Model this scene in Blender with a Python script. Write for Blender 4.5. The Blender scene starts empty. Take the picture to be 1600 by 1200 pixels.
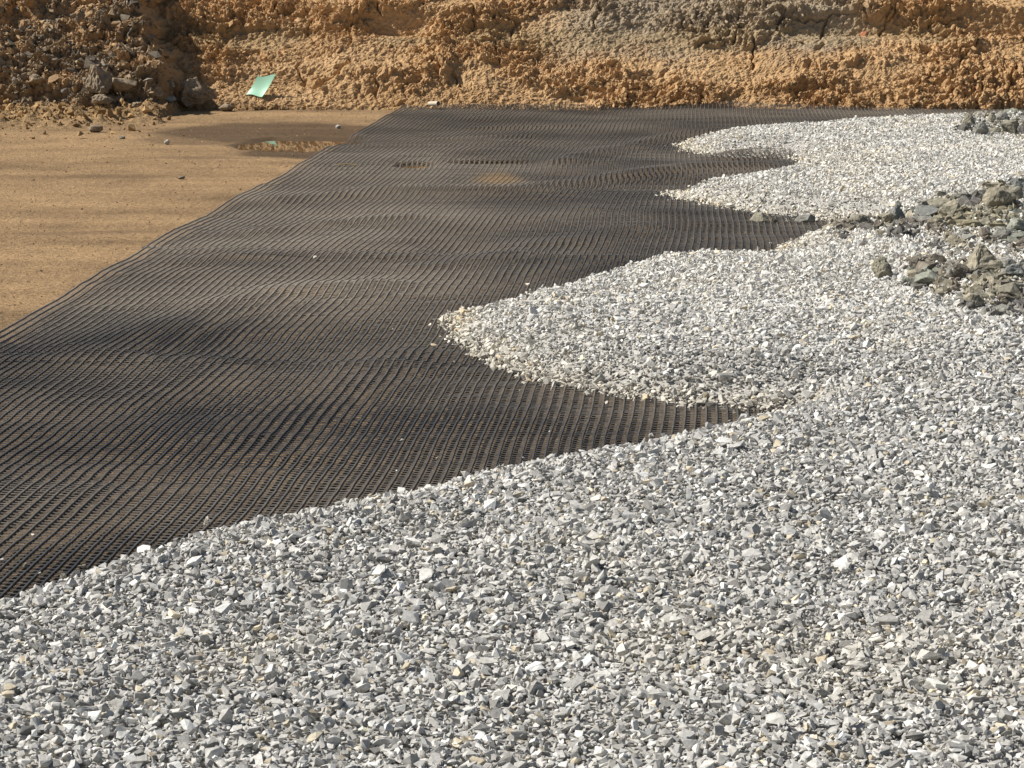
import bpy, bmesh, math, random
import numpy as np
from mathutils import Vector, Matrix, noise as mnoise

random.seed(7)
RNG = np.random.default_rng(7)
C = bpy.context.scene.collection

# ------------------------------------------------------------------ camera
F = 3422.0            # focal length in photo pixels (1600 wide)
H = 1.6
TH = math.atan(706.0 / F)
cam_d = bpy.data.cameras.new('camera')
cam = bpy.data.objects.new('camera', cam_d)
C.objects.link(cam)
cam.location = (0, 0, H)
cam.rotation_euler = (math.pi / 2 - TH, 0, 0)
cam_d.sensor_width = 36.0
cam_d.lens = 36.0 * F / 1600.0
cam_d.clip_end = 1000.0
bpy.context.scene.camera = cam
CT, ST = math.cos(TH), math.sin(TH)


def bp(px, py, z=0.0):
    """ground point seen at a photo pixel, on the plane at height z"""
    rx = px - 800.0
    u = 600.0 - py
    ry = F * CT + u * ST
    rz = -F * ST + u * CT
    t = (z - H) / rz
    return rx * t, ry * t


def proj(x, y, z):
    yy = y * CT - (z - H) * ST
    up = y * ST + (z - H) * CT
    return 800 + F * x / yy, 600 - F * up / yy


# ------------------------------------------------------------------ noise
_perm = RNG.permutation(4096).astype(np.int64)
_perm = np.concatenate([_perm, _perm])
_ang = RNG.random(4096) * 2 * np.pi
_gx, _gy = np.cos(_ang), np.sin(_ang)
_r1, _r2, _r3 = RNG.random(4096), RNG.random(4096), RNG.random(4096)


def _h(ix, iy, seed):
    return _perm[(_perm[(ix + seed * 131) & 4095] + iy) & 4095]


def pn(x, y, seed=0):
    x = np.asarray(x, float); y = np.asarray(y, float)
    ix = np.floor(x).astype(np.int64); iy = np.floor(y).astype(np.int64)
    fx, fy = x - ix, y - iy
    u = fx * fx * fx * (fx * (fx * 6 - 15) + 10)
    v = fy * fy * fy * (fy * (fy * 6 - 15) + 10)

    def g(dx, dy):
        k = _h(ix + dx, iy + dy, seed)
        return _gx[k] * (fx - dx) + _gy[k] * (fy - dy)
    a = g(0, 0) * (1 - u) + g(1, 0) * u
    b = g(0, 1) * (1 - u) + g(1, 1) * u
    return (a * (1 - v) + b * v) * 1.5


def fbm(x, y, octv=4, seed=0, gain=0.5):
    s = 0; a = 1.0
    for i in range(octv):
        s = s + a * pn(x * 2 ** i + 17.3 * i, y * 2 ** i - 9.1 * i, seed + i)
        a *= gain
    return s


def worley(x, y, seed=0):
    """F1, F2, random value of the nearest cell"""
    x = np.asarray(x, float); y = np.asarray(y, float)
    ix = np.floor(x).astype(np.int64); iy = np.floor(y).astype(np.int64)
    f1 = np.full(x.shape, 9.0); f2 = np.full(x.shape, 9.0); rv = np.zeros(x.shape)
    for dx in (-1, 0, 1):
        for dy in (-1, 0, 1):
            k = _h(ix + dx, iy + dy, seed)
            d = np.hypot(ix + dx + _r1[k] - x, iy + dy + _r2[k] - y)
            c = d < f1
            f2 = np.where(c, f1, np.minimum(f2, d))
            rv = np.where(c, _r3[k], rv)
            f1 = np.where(c, d, f1)
    return f1, f2, rv


def ss(a, b, x):
    t = np.clip((x - a) / (b - a), 0, 1)
    return t * t * (3 - 2 * t)


# ------------------------------------------------------------------ gravel outline
# photo pixel, and how far the point is a crest (1) or a toe (0)
OUT = [
 (-500, 1075, 1), (-200, 1000, 1), (0, 938, 1), (80, 914, 1), (150, 893, 1), (250, 858, 1), (330, 832, 1), (400, 812, 1), (500, 794, 1),
 (600, 769, 1), (700, 748, 1), (800, 724, 1), (900, 704, 1), (1000, 692, .9), (1090, 680, .7), (1160, 667, .35), (1216, 656, 0),
 (1213, 652, 0), (1100, 641, 0), (1000, 631, 0), (900, 614, 0), (850, 604, 0), (800, 588, 0), (740, 560, 0), (705, 540, 0), (690, 520, 0),
 (688, 503, 0), (705, 492, .2), (740, 485, .5), (800, 467, .8), (870, 447, 1), (970, 421, 1), (1040, 398, 1), (1120, 386, 1), (1160, 383, 1),
 (1200, 390, 1), (1235, 386, 1), (1270, 371, .8), (1300, 358, .4), (1336, 351, 0),
 (1290, 348, 0), (1230, 342, 0), (1170, 336, 0), (1120, 328, 0), (1060, 316, 0), (1040, 308, 0), (1038, 302, 0), (1055, 296, .3), (1080, 289, .7),
 (1160, 274, 1), (1215, 266, .8), (1252, 261, .3), (1282, 260, 0),
 (1256, 257, 0), (1215, 249, 0), (1160, 247, 0), (1100, 246, 0), (1068, 239, 0), (1053, 231, 0), (1055, 226, .1), (1075, 217, .5), (1110, 208, .9),
 (1200, 196, 1), (1300, 190, 1), (1400, 185, 1), (1480, 180, 1), (1600, 174, 1), (1900, 170, 1)]
GH, GW = 0.13, 0.34


def build_outline():
    pts = []
    n = len(OUT)
    base = [np.array(bp(a, b, 0.0 + 0.125 * c)) for a, b, c in OUT]
    for i, (a, b, c) in enumerate(OUT):
        p = base[i]
        if c > 0:
            t = base[min(i + 1, n - 1)] - base[max(i - 1, 0)]
            nrm = np.array([-t[1], t[0]]); nrm /= np.linalg.norm(nrm) + 1e-9
            p = p + nrm * 0.26 * c
        pts.append(p)
    pts += [np.array((9.0, 19.4)), np.array((9.0, 1.0)), np.array((-5.0, 1.0)), np.array((-5.0, pts[0][1]))]
    return np.array(pts)


POLY = build_outline()


def signed_dist(x, y):
    x = np.asarray(x, float); y = np.asarray(y, float)
    shp = x.shape
    x = x.ravel(); y = y.ravel()
    best = np.full(x.shape, 1e9); ins = np.zeros(x.shape, bool)
    n = len(POLY)
    for i in range(n):
        ax, ay = POLY[i]; bx, by = POLY[(i + 1) % n]
        ex, ey = bx - ax, by - ay
        t = np.clip(((x - ax) * ex + (y - ay) * ey) / (ex * ex + ey * ey + 1e-12), 0, 1)
        d = (x - ax - t * ex) ** 2 + (y - ay - t * ey) ** 2
        best = np.minimum(best, d)
        cr = ((ay > y) != (by > y))
        with np.errstate(divide='ignore', invalid='ignore'):
            xi = ax + (y - ay) * ex / (ey if ey != 0 else 1e-12)
        ins ^= cr & (x < xi)
    d = np.sqrt(best)
    return np.where(ins, d, -d).reshape(shp)


HEAPS = [  # photo pixel centre, radius x, radius y (metres), height
    (1600, 335, 0.62, 0.75, 0.10), (1575, 455, 0.50, 0.50, 0.06), (1570, 200, 0.45, 0.5, 0.06)]


# ------------------------------------------------------------------ ground height
PUDDLES = [  # photo pixel centre, half width / half depth px, level
    ('soil', 472, 224.5, 88, 7.5), ('mat', 645, 262, 24, 4.0), ('mat', 768, 256.5, 46, 2.8)]
PUD = []
for kind, px, py, hw, hh in PUDDLES:
    x, y = bp(px, py)
    x1, _ = bp(px + hw, py)
    _, ya = bp(px, py - hh); _, yb = bp(px, py + hh)
    PUD.append((kind, x, y, x1 - x, (ya - yb) / 2))


def pud_mask(x, y, grow=1.0, which=None):
    m = np.zeros(np.shape(x))
    for kind, cx, cy, rx, ry in PUD:
        if which and kind != which:
            continue
        r = np.hypot((x - cx) / (rx * grow), (y - cy) / (ry * grow))
        r = r + 0.22 * pn(x * 4.0, y * 1.6, 71)
        m = np.maximum(m, np.clip(1.0 - r, -1, 1))
    return m


def apron(x, y):
    """rough spoil spread in front of the left part of the bank"""
    edge_y = 17.95 + 0.35 * pn(x * 1.3, 0 * x + 3.3, 31) + 0.5 * ss(-3.6, -3.0, x)
    edge_x = -3.02 - 0.25 * (y - 18.6) * 0 + 0.12 * pn(y * 2.0, 0 * y, 33)
    return ss(0, 0.5, y - edge_y) * ss(0, 0.06, edge_x - x)


def ground_z(x, y):
    z = 0.010 * fbm(x * 0.7, y * 0.7, 3, 3) + 0.003 * pn(x * 1.2, y * 7, 8) + .002 * fbm(x * 3.5, y * 9, 3, 14) + .0025 * np.clip(fbm(x * 12, y * 16, 2, 18) - .2, 0, 1)
    ap = apron(x, y)
    f1, f2, rv = worley(x * 10 + .4 * pn(x * 9, y * 9, 6), y * 10 + .4 * pn(x * 9, y * 9, 7), 5)
    z = z + ap * (0.06 + 0.045 * fbm(x * 2, y * 2, 3, 12) + 0.05 * ss(.6, .2, f1) * rv ** 2 + 0.012 * pn(x * 22, y * 22, 9) + .02 * ss(-.05, .05, pn(x * 5, y * 3, 10)))
    pm = pud_mask(x, y, 1.5)
    z = z - 0.034 * ss(0.0, 0.40, pm)
    return z


def heap_z(x, y):
    z = 0 * x
    for px, py, rx, ry, h in HEAPS:
        cx, cy = bp(px, py, 0.13)
        r = np.hypot((x - cx) / rx, (y - cy) / ry)
        z = z + h * (1 - ss(0.2, 1.0, r))
    return z


def gravel_z(x, y, d=None):
    if d is None:
        d = signed_dist(x, y)
    w = GW * (1 + 0.25 * pn(x * 1.1, y * 1.1, 21))
    z = GH * ss(-0.12, 1.0, d / w) * (1 + 0.10 * pn(x * 0.8, y * 0.8, 22))
    inside = ss(0.1, 0.6, d)
    z = z + inside * (0.022 * fbm(x * 0.9, y * 0.9, 3, 23) + 0.006 * pn(x * 5, y * 5, 25)) + heap_z(x, y) * inside
    return np.where(d > -0.05, z + ground_z(x, y) * 0.5, ground_z(x, y))


# ------------------------------------------------------------------ mesh + tags
def mesh_np(name, V, Fc, mat=None, col=None, col_domain='POINT', smooth=False, parent=None):
    """V (n,3); Fc list of int arrays (m,k)"""
    me = bpy.data.meshes.new(name)
    if not isinstance(Fc, list):
        Fc = [Fc]
    Fc = [f for f in Fc if len(f)]
    nl = sum(f.size for f in Fc); nf = sum(len(f) for f in Fc)
    me.vertices.add(len(V)); me.loops.add(nl); me.polygons.add(nf)
    me.vertices.foreach_set('co', np.ascontiguousarray(V, dtype=np.float32).ravel())
    me.loops.foreach_set('vertex_index', np.concatenate([f.ravel() for f in Fc]).astype(np.int32))
    tot = np.concatenate([np.full(len(f), f.shape[1]) for f in Fc])
    st = np.concatenate([[0], np.cumsum(tot)[:-1]])
    me.polygons.foreach_set('loop_start', st.astype(np.int32))
    if smooth:
        me.polygons.foreach_set('use_smooth', np.ones(nf, bool))
    me.update(calc_edges=True)
    if not smooth:
        me.shade_flat()
    if col is not None:
        at = me.attributes.new('Col', 'FLOAT_COLOR', col_domain)
        c4 = np.ones((len(col), 4), np.float32); c4[:, :col.shape[1]] = col
        at.data.foreach_set('color', c4.ravel())
    if mat:
        me.materials.append(mat)
    o = bpy.data.objects.new(name, me)
    C.objects.link(o)
    if parent:
        o.parent = parent
    return o


def tag(o, label, cat, group=None, kind=None):
    o['label'] = label; o['category'] = cat
    if group: o['group'] = group
    if kind: o['kind'] = kind
    return o


def grid_faces(nx, ny):
    i = np.arange(nx - 1)[:, None] * ny + np.arange(ny - 1)[None, :]
    i = i.ravel()
    return np.stack([i, i + ny, i + ny + 1, i + 1], 1)


# ------------------------------------------------------------------ materials
def new_mat(name):
    m = bpy.data.materials.new(name); m.use_nodes = True
    nt = m.node_tree
    b = nt.nodes['Principled BSDF']
    return m, nt, b


def N(nt, t, **kw):
    n = nt.nodes.new(t)
    for k, v in kw.items():
        if k.startswith('i_'):
            n.inputs[k[2:]].default_value = v
        else:
            setattr(n, k, v)
    return n


def mat_soil(name, scale=60, bump=0.6, dist=0.01, stretch=(1, 1, 1), var=0.35, spec=0.15, rough=0.95, fine=260, wet=False):
    m, nt, b = new_mat(name)
    L = nt.links.new
    tc = N(nt, 'ShaderNodeTexCoord'); mp = N(nt, 'ShaderNodeMapping'); mp.inputs['Scale'].default_value = stretch
    L(tc.outputs['Object'], mp.inputs['Vector'])
    at = N(nt, 'ShaderNodeAttribute', attribute_name='Col')
    n1 = N(nt, 'ShaderNodeTexNoise'); n1.inputs['Scale'].default_value = scale; n1.inputs['Detail'].default_value = 6; n1.inputs['Roughness'].default_value = .65
    n2 = N(nt, 'ShaderNodeTexNoise'); n2.inputs['Scale'].default_value = fine; n2.inputs['Detail'].default_value = 3
    L(mp.outputs[0], n1.inputs['Vector']); L(mp.outputs[0], n2.inputs['Vector'])
    mr = N(nt, 'ShaderNodeMapRange'); mr.inputs['From Min'].default_value = .25; mr.inputs['From Max'].default_value = .75
    mr.inputs['To Min'].default_value = 1 - var; mr.inputs['To Max'].default_value = 1 + var
    L(n1.outputs['Fac'], mr.inputs['Value'])
    mr2 = N(nt, 'ShaderNodeMapRange'); mr2.inputs['From Min'].default_value = .3; mr2.inputs['From Max'].default_value = .7
    mr2.inputs['To Min'].default_value = 1 - var * .6; mr2.inputs['To Max'].default_value = 1 + var * .6
    L(n2.outputs['Fac'], mr2.inputs['Value'])
    mu = N(nt, 'ShaderNodeMath', operation='MULTIPLY'); L(mr.outputs[0], mu.inputs[0]); L(mr2.outputs[0], mu.inputs[1])
    vm = N(nt, 'ShaderNodeVectorMath', operation='SCALE'); L(at.outputs['Color'], vm.inputs[0]); L(mu.outputs[0], vm.inputs['Scale'])
    L(vm.outputs[0], b.inputs['Base Color'])
    ad = N(nt, 'ShaderNodeMath', operation='ADD'); L(n1.outputs['Fac'], ad.inputs[0])
    hf = N(nt, 'ShaderNodeMath', operation='MULTIPLY'); hf.inputs[1].default_value = .5; L(n2.outputs['Fac'], hf.inputs[0]); L(hf.outputs[0], ad.inputs[1])
    bu = N(nt, 'ShaderNodeBump'); bu.inputs['Strength'].default_value = bump; bu.inputs['Distance'].default_value = dist
    L(ad.outputs[0], bu.inputs['Height']); L(bu.outputs[0], b.inputs['Normal'])
    b.inputs['Roughness'].default_value = rough
    b.inputs['Specular IOR Level'].default_value = spec
    if wet:   # alpha channel of the colour = wetness: smoother, shinier soil
        r = N(nt, 'ShaderNodeMapRange'); r.inputs['To Min'].default_value = rough; r.inputs['To Max'].default_value = .6
        w = N(nt, 'ShaderNodeAttribute', attribute_name='Wet')
        L(w.outputs['Fac'], r.inputs['Value']); L(r.outputs[0], b.inputs['Roughness'])
        r2 = N(nt, 'ShaderNodeMapRange'); r2.inputs['To Min'].default_value = bump; r2.inputs['To Max'].default_value = bump * .25
        L(w.outputs['Fac'], r2.inputs['Value']); L(r2.outputs[0], bu.inputs['Strength'])
    return m


M_GROUND = mat_soil('graded_clay', scale=24, bump=1.0, dist=.03, stretch=(1, 1.6, 1), var=.42, fine=85, wet=True)
M_BANK = mat_soil('bank_clay', scale=24, bump=.8, dist=.02, var=.25, fine=120)
M_CLOD = mat_soil('clod_clay', scale=30, bump=.7, dist=.01, var=.25, fine=150)


def mat_stone(name, var=.3, bump=.5, scale=90, rough=.85):
    m, nt, b = new_mat(name)
    L = nt.links.new
    tc = N(nt, 'ShaderNodeTexCoord')
    at = N(nt, 'ShaderNodeAttribute', attribute_name='Col')
    n1 = N(nt, 'ShaderNodeTexNoise'); n1.inputs['Scale'].default_value = scale; n1.inputs['Detail'].default_value = 5; n1.inputs['Roughness'].default_value = .7
    n1.inputs['Distortion'].default_value = .6
    L(tc.outputs['Object'], n1.inputs['Vector'])
    mr = N(nt, 'ShaderNodeMapRange'); mr.inputs['From Min'].default_value = .28; mr.inputs['From Max'].default_value = .72
    mr.inputs['To Min'].default_value = 1 - var; mr.inputs['To Max'].default_value = 1 + var
    L(n1.outputs['Fac'], mr.inputs['Value'])
    vm = N(nt, 'ShaderNodeVectorMath', operation='SCALE'); L(at.outputs['Color'], vm.inputs[0]); L(mr.outputs[0], vm.inputs['Scale'])
    L(vm.outputs[0], b.inputs['Base Color'])
    bu = N(nt, 'ShaderNodeBump'); bu.inputs['Strength'].default_value = bump; bu.inputs['Distance'].default_value = .004
    L(n1.outputs['Fac'], bu.inputs['Height']); L(bu.outputs[0], b.inputs['Normal'])
    b.inputs['Roughness'].default_value = rough; b.inputs['Specular IOR Level'].default_value = .3
    return m


M_GRAVEL = mat_stone('crushed_limestone')
M_ROCK = mat_stone('field_rock', var=.45, bump=1.0, scale=34)
M_ROCK.node_tree.nodes['Bump'].inputs['Distance'].default_value = .012


def mat_grid():
    m, nt, b = new_mat('dusty_black_plastic')
    L = nt.links.new
    at = N(nt, 'ShaderNodeAttribute', attribute_name='Col')
    tc = N(nt, 'ShaderNodeTexCoord')
    n1 = N(nt, 'ShaderNodeTexNoise'); n1.inputs['Scale'].default_value = 45; n1.inputs['Detail'].default_value = 4
    L(tc.outputs['Object'], n1.inputs['Vector'])
    mr = N(nt, 'ShaderNodeMapRange'); mr.inputs['From Min'].default_value = .3; mr.inputs['From Max'].default_value = .7
    mr.inputs['To Min'].default_value = .65; mr.inputs['To Max'].default_value = 1.4
    L(n1.outputs['Fac'], mr.inputs['Value'])
    vm = N(nt, 'ShaderNodeVectorMath', operation='SCALE'); L(at.outputs['Color'], vm.inputs[0]); L(mr.outputs[0], vm.inputs['Scale'])
    L(vm.outputs[0], b.inputs['Base Color'])
    b.inputs['Roughness'].default_value = .38; b.inputs['Specular IOR Level'].default_value = .5
    return m


M_GRID = mat_grid()


def mat_plain(name, col, rough=.6, spec=.5, var=.15, scale=20):
    m, nt, b = new_mat(name)
    L = nt.links.new
    tc = N(nt, 'ShaderNodeTexCoord')
    n1 = N(nt, 'ShaderNodeTexNoise'); n1.inputs['Scale'].default_value = scale; n1.inputs['Detail'].default_value = 5
    L(tc.outputs['Object'], n1.inputs['Vector'])
    cr = N(nt, 'ShaderNodeMix', data_type='RGBA')
    cr.inputs['A'].default_value = (*[c * (1 - var) for c in col], 1); cr.inputs['B'].default_value = (*[min(1, c * (1 + var)) for c in col], 1)
    L(n1.outputs['Fac'], cr.inputs['Factor']); L(cr.outputs['Result'], b.inputs['Base Color'])
    b.inputs['Roughness'].default_value = rough; b.inputs['Specular IOR Level'].default_value = spec
    return m


# ------------------------------------------------------------------ ground
def soft_axis(dense_lo, dense_hi, step, lo, hi):
    mid = np.arange(dense_lo, dense_hi + 1e-6, step)
    k = np.arange(1, 40)
    g = step * (1.28 ** k - 1) / 0.28
    left = dense_lo - g; right = dense_hi + g
    left = np.append(left[left > lo], lo)[::-1]; right = np.append(right[right < hi], hi)
    return np.concatenate([left, mid, right])


gx = soft_axis(-6.2, 3.0, 0.02, -300, 300)
gy = soft_axis(4.0, 20.6, 0.02, -200, 400)
X, Y = np.meshgrid(gx, gy, indexing='ij')
near = (np.abs(X) < 12) & (Y > -5) & (Y < 26)
Z = np.where(near, ground_z(X, Y), 0.0)
Z = np.where(Y > 20.9, np.minimum(Z, -0.05), Z)


def mat_edge_x(y):
    """left edge of the geogrid (x for a given y)"""
    x0, y0 = bp(0, 525); x1, y1 = bp(630, 170)
    t = (y - y0) / (y1 - y0)
    return x0 + (x1 - x0) * t


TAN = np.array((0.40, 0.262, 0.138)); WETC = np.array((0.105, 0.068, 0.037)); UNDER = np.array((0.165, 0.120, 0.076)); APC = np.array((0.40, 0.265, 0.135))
lf = fbm(X * 0.5, Y * 1.6, 4, 41)
streak = fbm(X * 0.35, Y * 5.0, 3, 45)
col = TAN[None, None, :] * (1 + 0.22 * lf + 0.10 * streak + .14 * fbm(X * 3, Y * 3, 3, 47))[..., None]
# damp band in front of the bank around the puddle
wet = np.zeros(X.shape)
for (px, py, hw, hh, wt) in ((450, 207, 235, 17, .95), (540, 238, 190, 12, 1.0), (470, 224, 120, 14, 1.0), (300, 218, 90, 8, .7), (450, 172, 150, 5, .35)):
    cx, cy = bp(px, py); x1, _ = bp(px + hw, py); ya = bp(px, py - hh)[1]; yb = bp(px, py + hh)[1]
    r = np.hypot((X - cx) / (x1 - cx), np.where(Y > cy, (Y - cy) / (ya - cy), (Y - cy) / (cy - yb)))
    wet = np.maximum(wet, wt * ss(1.1, .75, r + .16 * fbm(X * 1.1, Y * 2.2, 4, 51)))
for (px, py, rx, ry) in ((180, 277, .55, .16), (330, 247, .8, .2), (150, 365, .5, .12), (250, 420, .5, .10)):
    cx, cy = bp(px, py)
    r = np.hypot((X - cx) / rx, (Y - cy) / ry) + 0.35 * fbm(X * 2, Y * 6, 3, 54)
    wet = np.maximum(wet, 0.55 * ss(1.0, 0.3, r))
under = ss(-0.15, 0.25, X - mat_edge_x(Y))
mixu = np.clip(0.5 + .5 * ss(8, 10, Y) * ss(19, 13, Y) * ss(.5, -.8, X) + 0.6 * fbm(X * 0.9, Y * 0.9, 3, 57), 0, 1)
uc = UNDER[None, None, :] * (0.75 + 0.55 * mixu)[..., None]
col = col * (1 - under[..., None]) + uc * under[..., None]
ap = np.where(near, apron(X, Y), 0)
col = col * (1 - ap[..., None]) + (APC * (1 + .2 * lf[..., None])) * ap[..., None]
col = col * (1 - wet[..., None]) + (WETC * (1 + .15 * streak[..., None])) * wet[..., None]
col = np.clip(col, 0.02, 0.8)
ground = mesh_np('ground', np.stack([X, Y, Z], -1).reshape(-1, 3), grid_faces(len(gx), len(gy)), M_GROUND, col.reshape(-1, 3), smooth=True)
wa = ground.data.attributes.new('Wet', 'FLOAT', 'POINT'); wa.data.foreach_set('value', np.clip(wet + 0.25 * under, 0, 1).ravel().astype(np.float32))
tag(ground, 'graded tan clay floor of the excavation with damp patches', 'ground', kind='structure')

# ------------------------------------------------------------------ earth bank
PROF = np.array([(20.15, -.10), (20.28, 0.0), (20.62, .30), (21.05, .585), (21.27, .62), (21.37, .86), (21.75, 1.0), (22.6, 1.5), (23.6, 1.9), (26, 2.05), (40, 2.1), (90, 2.1), (300, 2.1)])
seg = np.hypot(*np.diff(PROF, axis=0).T)
SC = np.concatenate([[0], np.cumsum(seg)])
sv = np.concatenate([np.arange(0, 2.05, .0085), 2.05 + np.cumsum(np.linspace(.012, .2, 30)), np.array([6.2, 9, 15, 25, 60, 120, 250])])
xv = soft_axis(-6.4, 6.4, 0.0115, -300, 300)
BX, BS = np.meshgrid(xv, sv, indexing='ij')
warp = np.where(np.abs(BX) < 14, 0.20 * fbm(BX * 0.55, BS * 0 + 2.2, 3, 61) * ss(.5, .9, BS) * ss(3, 2.2, BS), 0)
S2 = BS + warp
# the spoil mound on the left stands forward of the bank
mound = ss(-3.15, -3.27, BX + 0.22 * (BS - .7) + 0.10 * fbm(BX * 0 + 1.1, BS * 3, 3, 63))
moundh = mound * ss(0.0, .5, BS)
PY = np.interp(S2, SC, PROF[:, 0]); PZ = np.interp(S2, SC, PROF[:, 1])
# where the cut face is missing the bank is one plain slope
PLAIN = PROF[[0, 1, 7, 8, 9, 10, 11, 12]]
sp_ = np.concatenate([[0], SC[[1, 7, 8, 9, 10, 11, 12]]])
stepk = np.clip(ss(-2.0, -1.5, BX) * ss(.1, -.4, BX) + ss(2.1, 2.7, BX) * .9 + .25 + .8 * pn(BX * .8, 0 * BX + 8.8, 94), 0, 1)
PY = PY * stepk + np.interp(S2, sp_, PLAIN[:, 0]) * (1 - stepk); PZ = PZ * stepk + np.interp(S2, sp_, PLAIN[:, 1]) * (1 - stepk)
# left mound is a plain slope, without the cut face
PYm = 19.55 + S2 * 0.80; PZm = -.06 + S2 * .52 + .05 * pn(BX * .7, S2 * 1.2, 64)
keep = ss(4.5, 3.0, BS)
mk = mound * keep
PY2 = PY * (1 - mk) + PYm * mk - 0.0
PZ2 = PZ * (1 - mk) + (PZm + .10 * moundh) * mk
near = (np.abs(BX) < 7.5) & (BS < 4)
fade = ss(0.0, 0.12, BS) * np.where(near, 1, 0) * ss(4, 2.6, BS)
bpx, bpy_ = proj(BX, PY2, PZ2)      # where each bank point shows in the photograph: cracks and smooth faces are placed from it
clumpy = .16 + 1.15 * ss(-.35, .45, fbm(BX * 0.8, BS * 1.5, 4, 65) + .5 * mound)
for (qx, qy, rx, ry) in ((1285, 58, 75, 18), (985, 52, 45, 14), (620, 45, 40, 16), (870, 160, 70, 8), (760, 110, 30, 10), (1100, 90, 60, 14), (60, 180, 90, 20), (150, 25, 40, 18)):
    r = np.hypot((bpx - qx) / rx, (bpy_ - qy) / ry) + .3 * pn(BX * 4, BS * 4, 95)
    clumpy = clumpy * (1 - .85 * ss(1.1, .7, r))
crack = np.zeros(BX.shape)
CR = ([(466, 105), (473, 125), (490, 138), (508, 128), (528, 115), (545, 97)], [(432, 0), (433, 40)], [(556, 8), (550, 50), (546, 70)], [(1290, 33), (1284, 60), (1278, 78)],
      [(1466, 103), (1448, 125), (1430, 143)], [(1498, 112), (1505, 95), (1518, 82)], [(1543, 122), (1532, 150), (1512, 166)], [(1178, 62), (1174, 106)],
      [(1200, 28), (1260, 32), (1320, 24)], [(310, 64), (350, 74), (412, 86)], [(660, 10), (668, 2)], [(744, 15), (735, 28)], [(770, 30), (800, 40), (800, 55)], [(1390, 20), (1380, 45), (1376, 62)], [(1590, 100), (1570, 160)], [(1455, 40), (1490, 36)], [(705, 118), (720, 135)], [(585, 125), (590, 150)], [(935, 10), (930, 45)])
for pl in CR:
    best = np.full(BX.shape, 99.0)
    wx_, wy_ = bpx + 7 * fbm(BX * 7, BS * 7, 2, 97), bpy_ + 7 * fbm(BX * 7, BS * 7, 2, 98)
    for (ax, ay), (bx_, by_) in zip(pl[:-1], pl[1:]):
        ex, ey = bx_ - ax, by_ - ay
        t = np.clip(((wx_ - ax) * ex + (wy_ - ay) * ey) / (ex * ex + ey * ey), 0, 1)
        best = np.minimum(best, np.hypot(wx_ - ax - t * ex, wy_ - ay - t * ey))
    crack = np.maximum(crack, np.exp(-(best / 2.3) ** 2))
sw = ((BS + .16 * fbm(BX * .7, BS * .8, 3, 99)) / .47) % 1.0
ledge = np.where(sw < .38, sw / .38, (1 - sw) / .62) * ss(-.2, .3, fbm(BX * .6, BS * 1.4, 2, 89)) * (1 - .6 * mound)
big = 0.035 * fbm(BX * 1.0, BS * 1.5, 3, 66)
f1, f2, rv = worley(BX * 3.0 + .25 * pn(BX * 8, BS * 8, 90), BS * 3.6 + .25 * pn(BX * 8, BS * 8, 91), 67)
c1 = ss(0, .32, f2 - f1) * (0.25 + rv) * np.clip(1 - f1, 0, 1)
f1b, f2b, rvb = worley(BX * 8.5 + .3 * pn(BX * 20, BS * 20, 92), BS * 9.5 + .3 * pn(BX * 20, BS * 20, 93), 68)
c2 = ss(0, .35, f2b - f1b) * (rvb ** 1.5) * np.clip(1.05 - f1b, 0, 1)
f1c, f2c, rvc = worley(BX * 22, BS * 24, 69)
c3 = (rvc ** 2) * np.clip(.9 - f1c, 0, 1)
gully = np.clip(0.10 - np.abs(pn(BX * 1.6 + .5 * pn(BX * 5, BS * 4, 75), BS * .9, 76)), 0, .1) / .1
disp = fade * (big + clumpy * (.022 * c1 + .028 * c2) + (.3 + .7 * clumpy) * .036 * c3 + .012 * fbm(BX * 18, BS * 18, 4, 70, .65) - .05 * gully ** 2 * clumpy - .05 * crack + .032 * ledge)
tn = lambda f, sd_, k=.07: ss(-k, k, pn(BX * f + .35 * pn(BX * f * 2.7, BS * f * 2.7, sd_ + 5), BS * f * 1.15 + .35 * pn(BX * f * 2.3, BS * f * 2.3, sd_ + 6), sd_))
disp = disp + fade * clumpy * (.022 * tn(2.2, 301) + .020 * tn(5, 310) + .018 * tn(11, 320) + .010 * tn(24, 330, .12))
disp = disp + fade * mound * (.05 * c1 + .04 * c2 + .03 * tn(3, 340) + .06 * fbm(BX * 2.5, BS * 2.5, 3, 72))
# push out along the average slope normal, with overhangs from the sideways part
VX = BX + disp * .25 * pn(BX * 3, BS * 3, 77)
VY = PY2 - disp * .72
VZ = PZ2 + disp * .70
tan1 = np.array((.56, .37, .195)); tan2 = np.array((.47, .295, .145)); greyc = np.array((.37, .305, .22)); olive = np.array((.38, .28, .155)); dk = np.array((.25, .16, .08))
n = np.clip(.5 + .7 * fbm(BX * .9, BS * 2.2, 4, 80), 0, 1)[..., None]
bc = tan1 * (1 - n) + tan2 * n
ppx, ppy = proj(VX, VY, VZ)
gm = (ss(.75, 1.2, BS + .22 * fbm(BX * 1.2, BS * 2, 3, 81)) * ss(.0, .9, BX) * ss(3.7, 3.1, BX))[..., None] * .85
bc = bc * (1 - gm) + greyc * gm
face = (ss(1.02, 1.10, S2) * ss(1.50, 1.36, S2) * ss(-.25, .1, fbm(BX * .9, BS, 2, 83)))[..., None] * (1 - mound[..., None])
bc = bc * (1 - face * .55) + olive * face * .55
md = (mound * np.clip(.6 + .8 * fbm(BX * 2, BS * 2, 3, 84), 0, 1))[..., None] * .9
bc = bc * (1 - md) + np.array((.285, .215, .14)) * md
damp = (ss(.30, .12, BS + .06 * fbm(BX * 2, BS, 2, 86)) * ss(-3.1, -2.7, BX) * ss(-1.0, -1.6, BX))[..., None]
bc = bc * (1 - damp * .7) + dk * damp * .7
bc = bc * (1 + .10 * (rvb[..., None] - .5))
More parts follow.
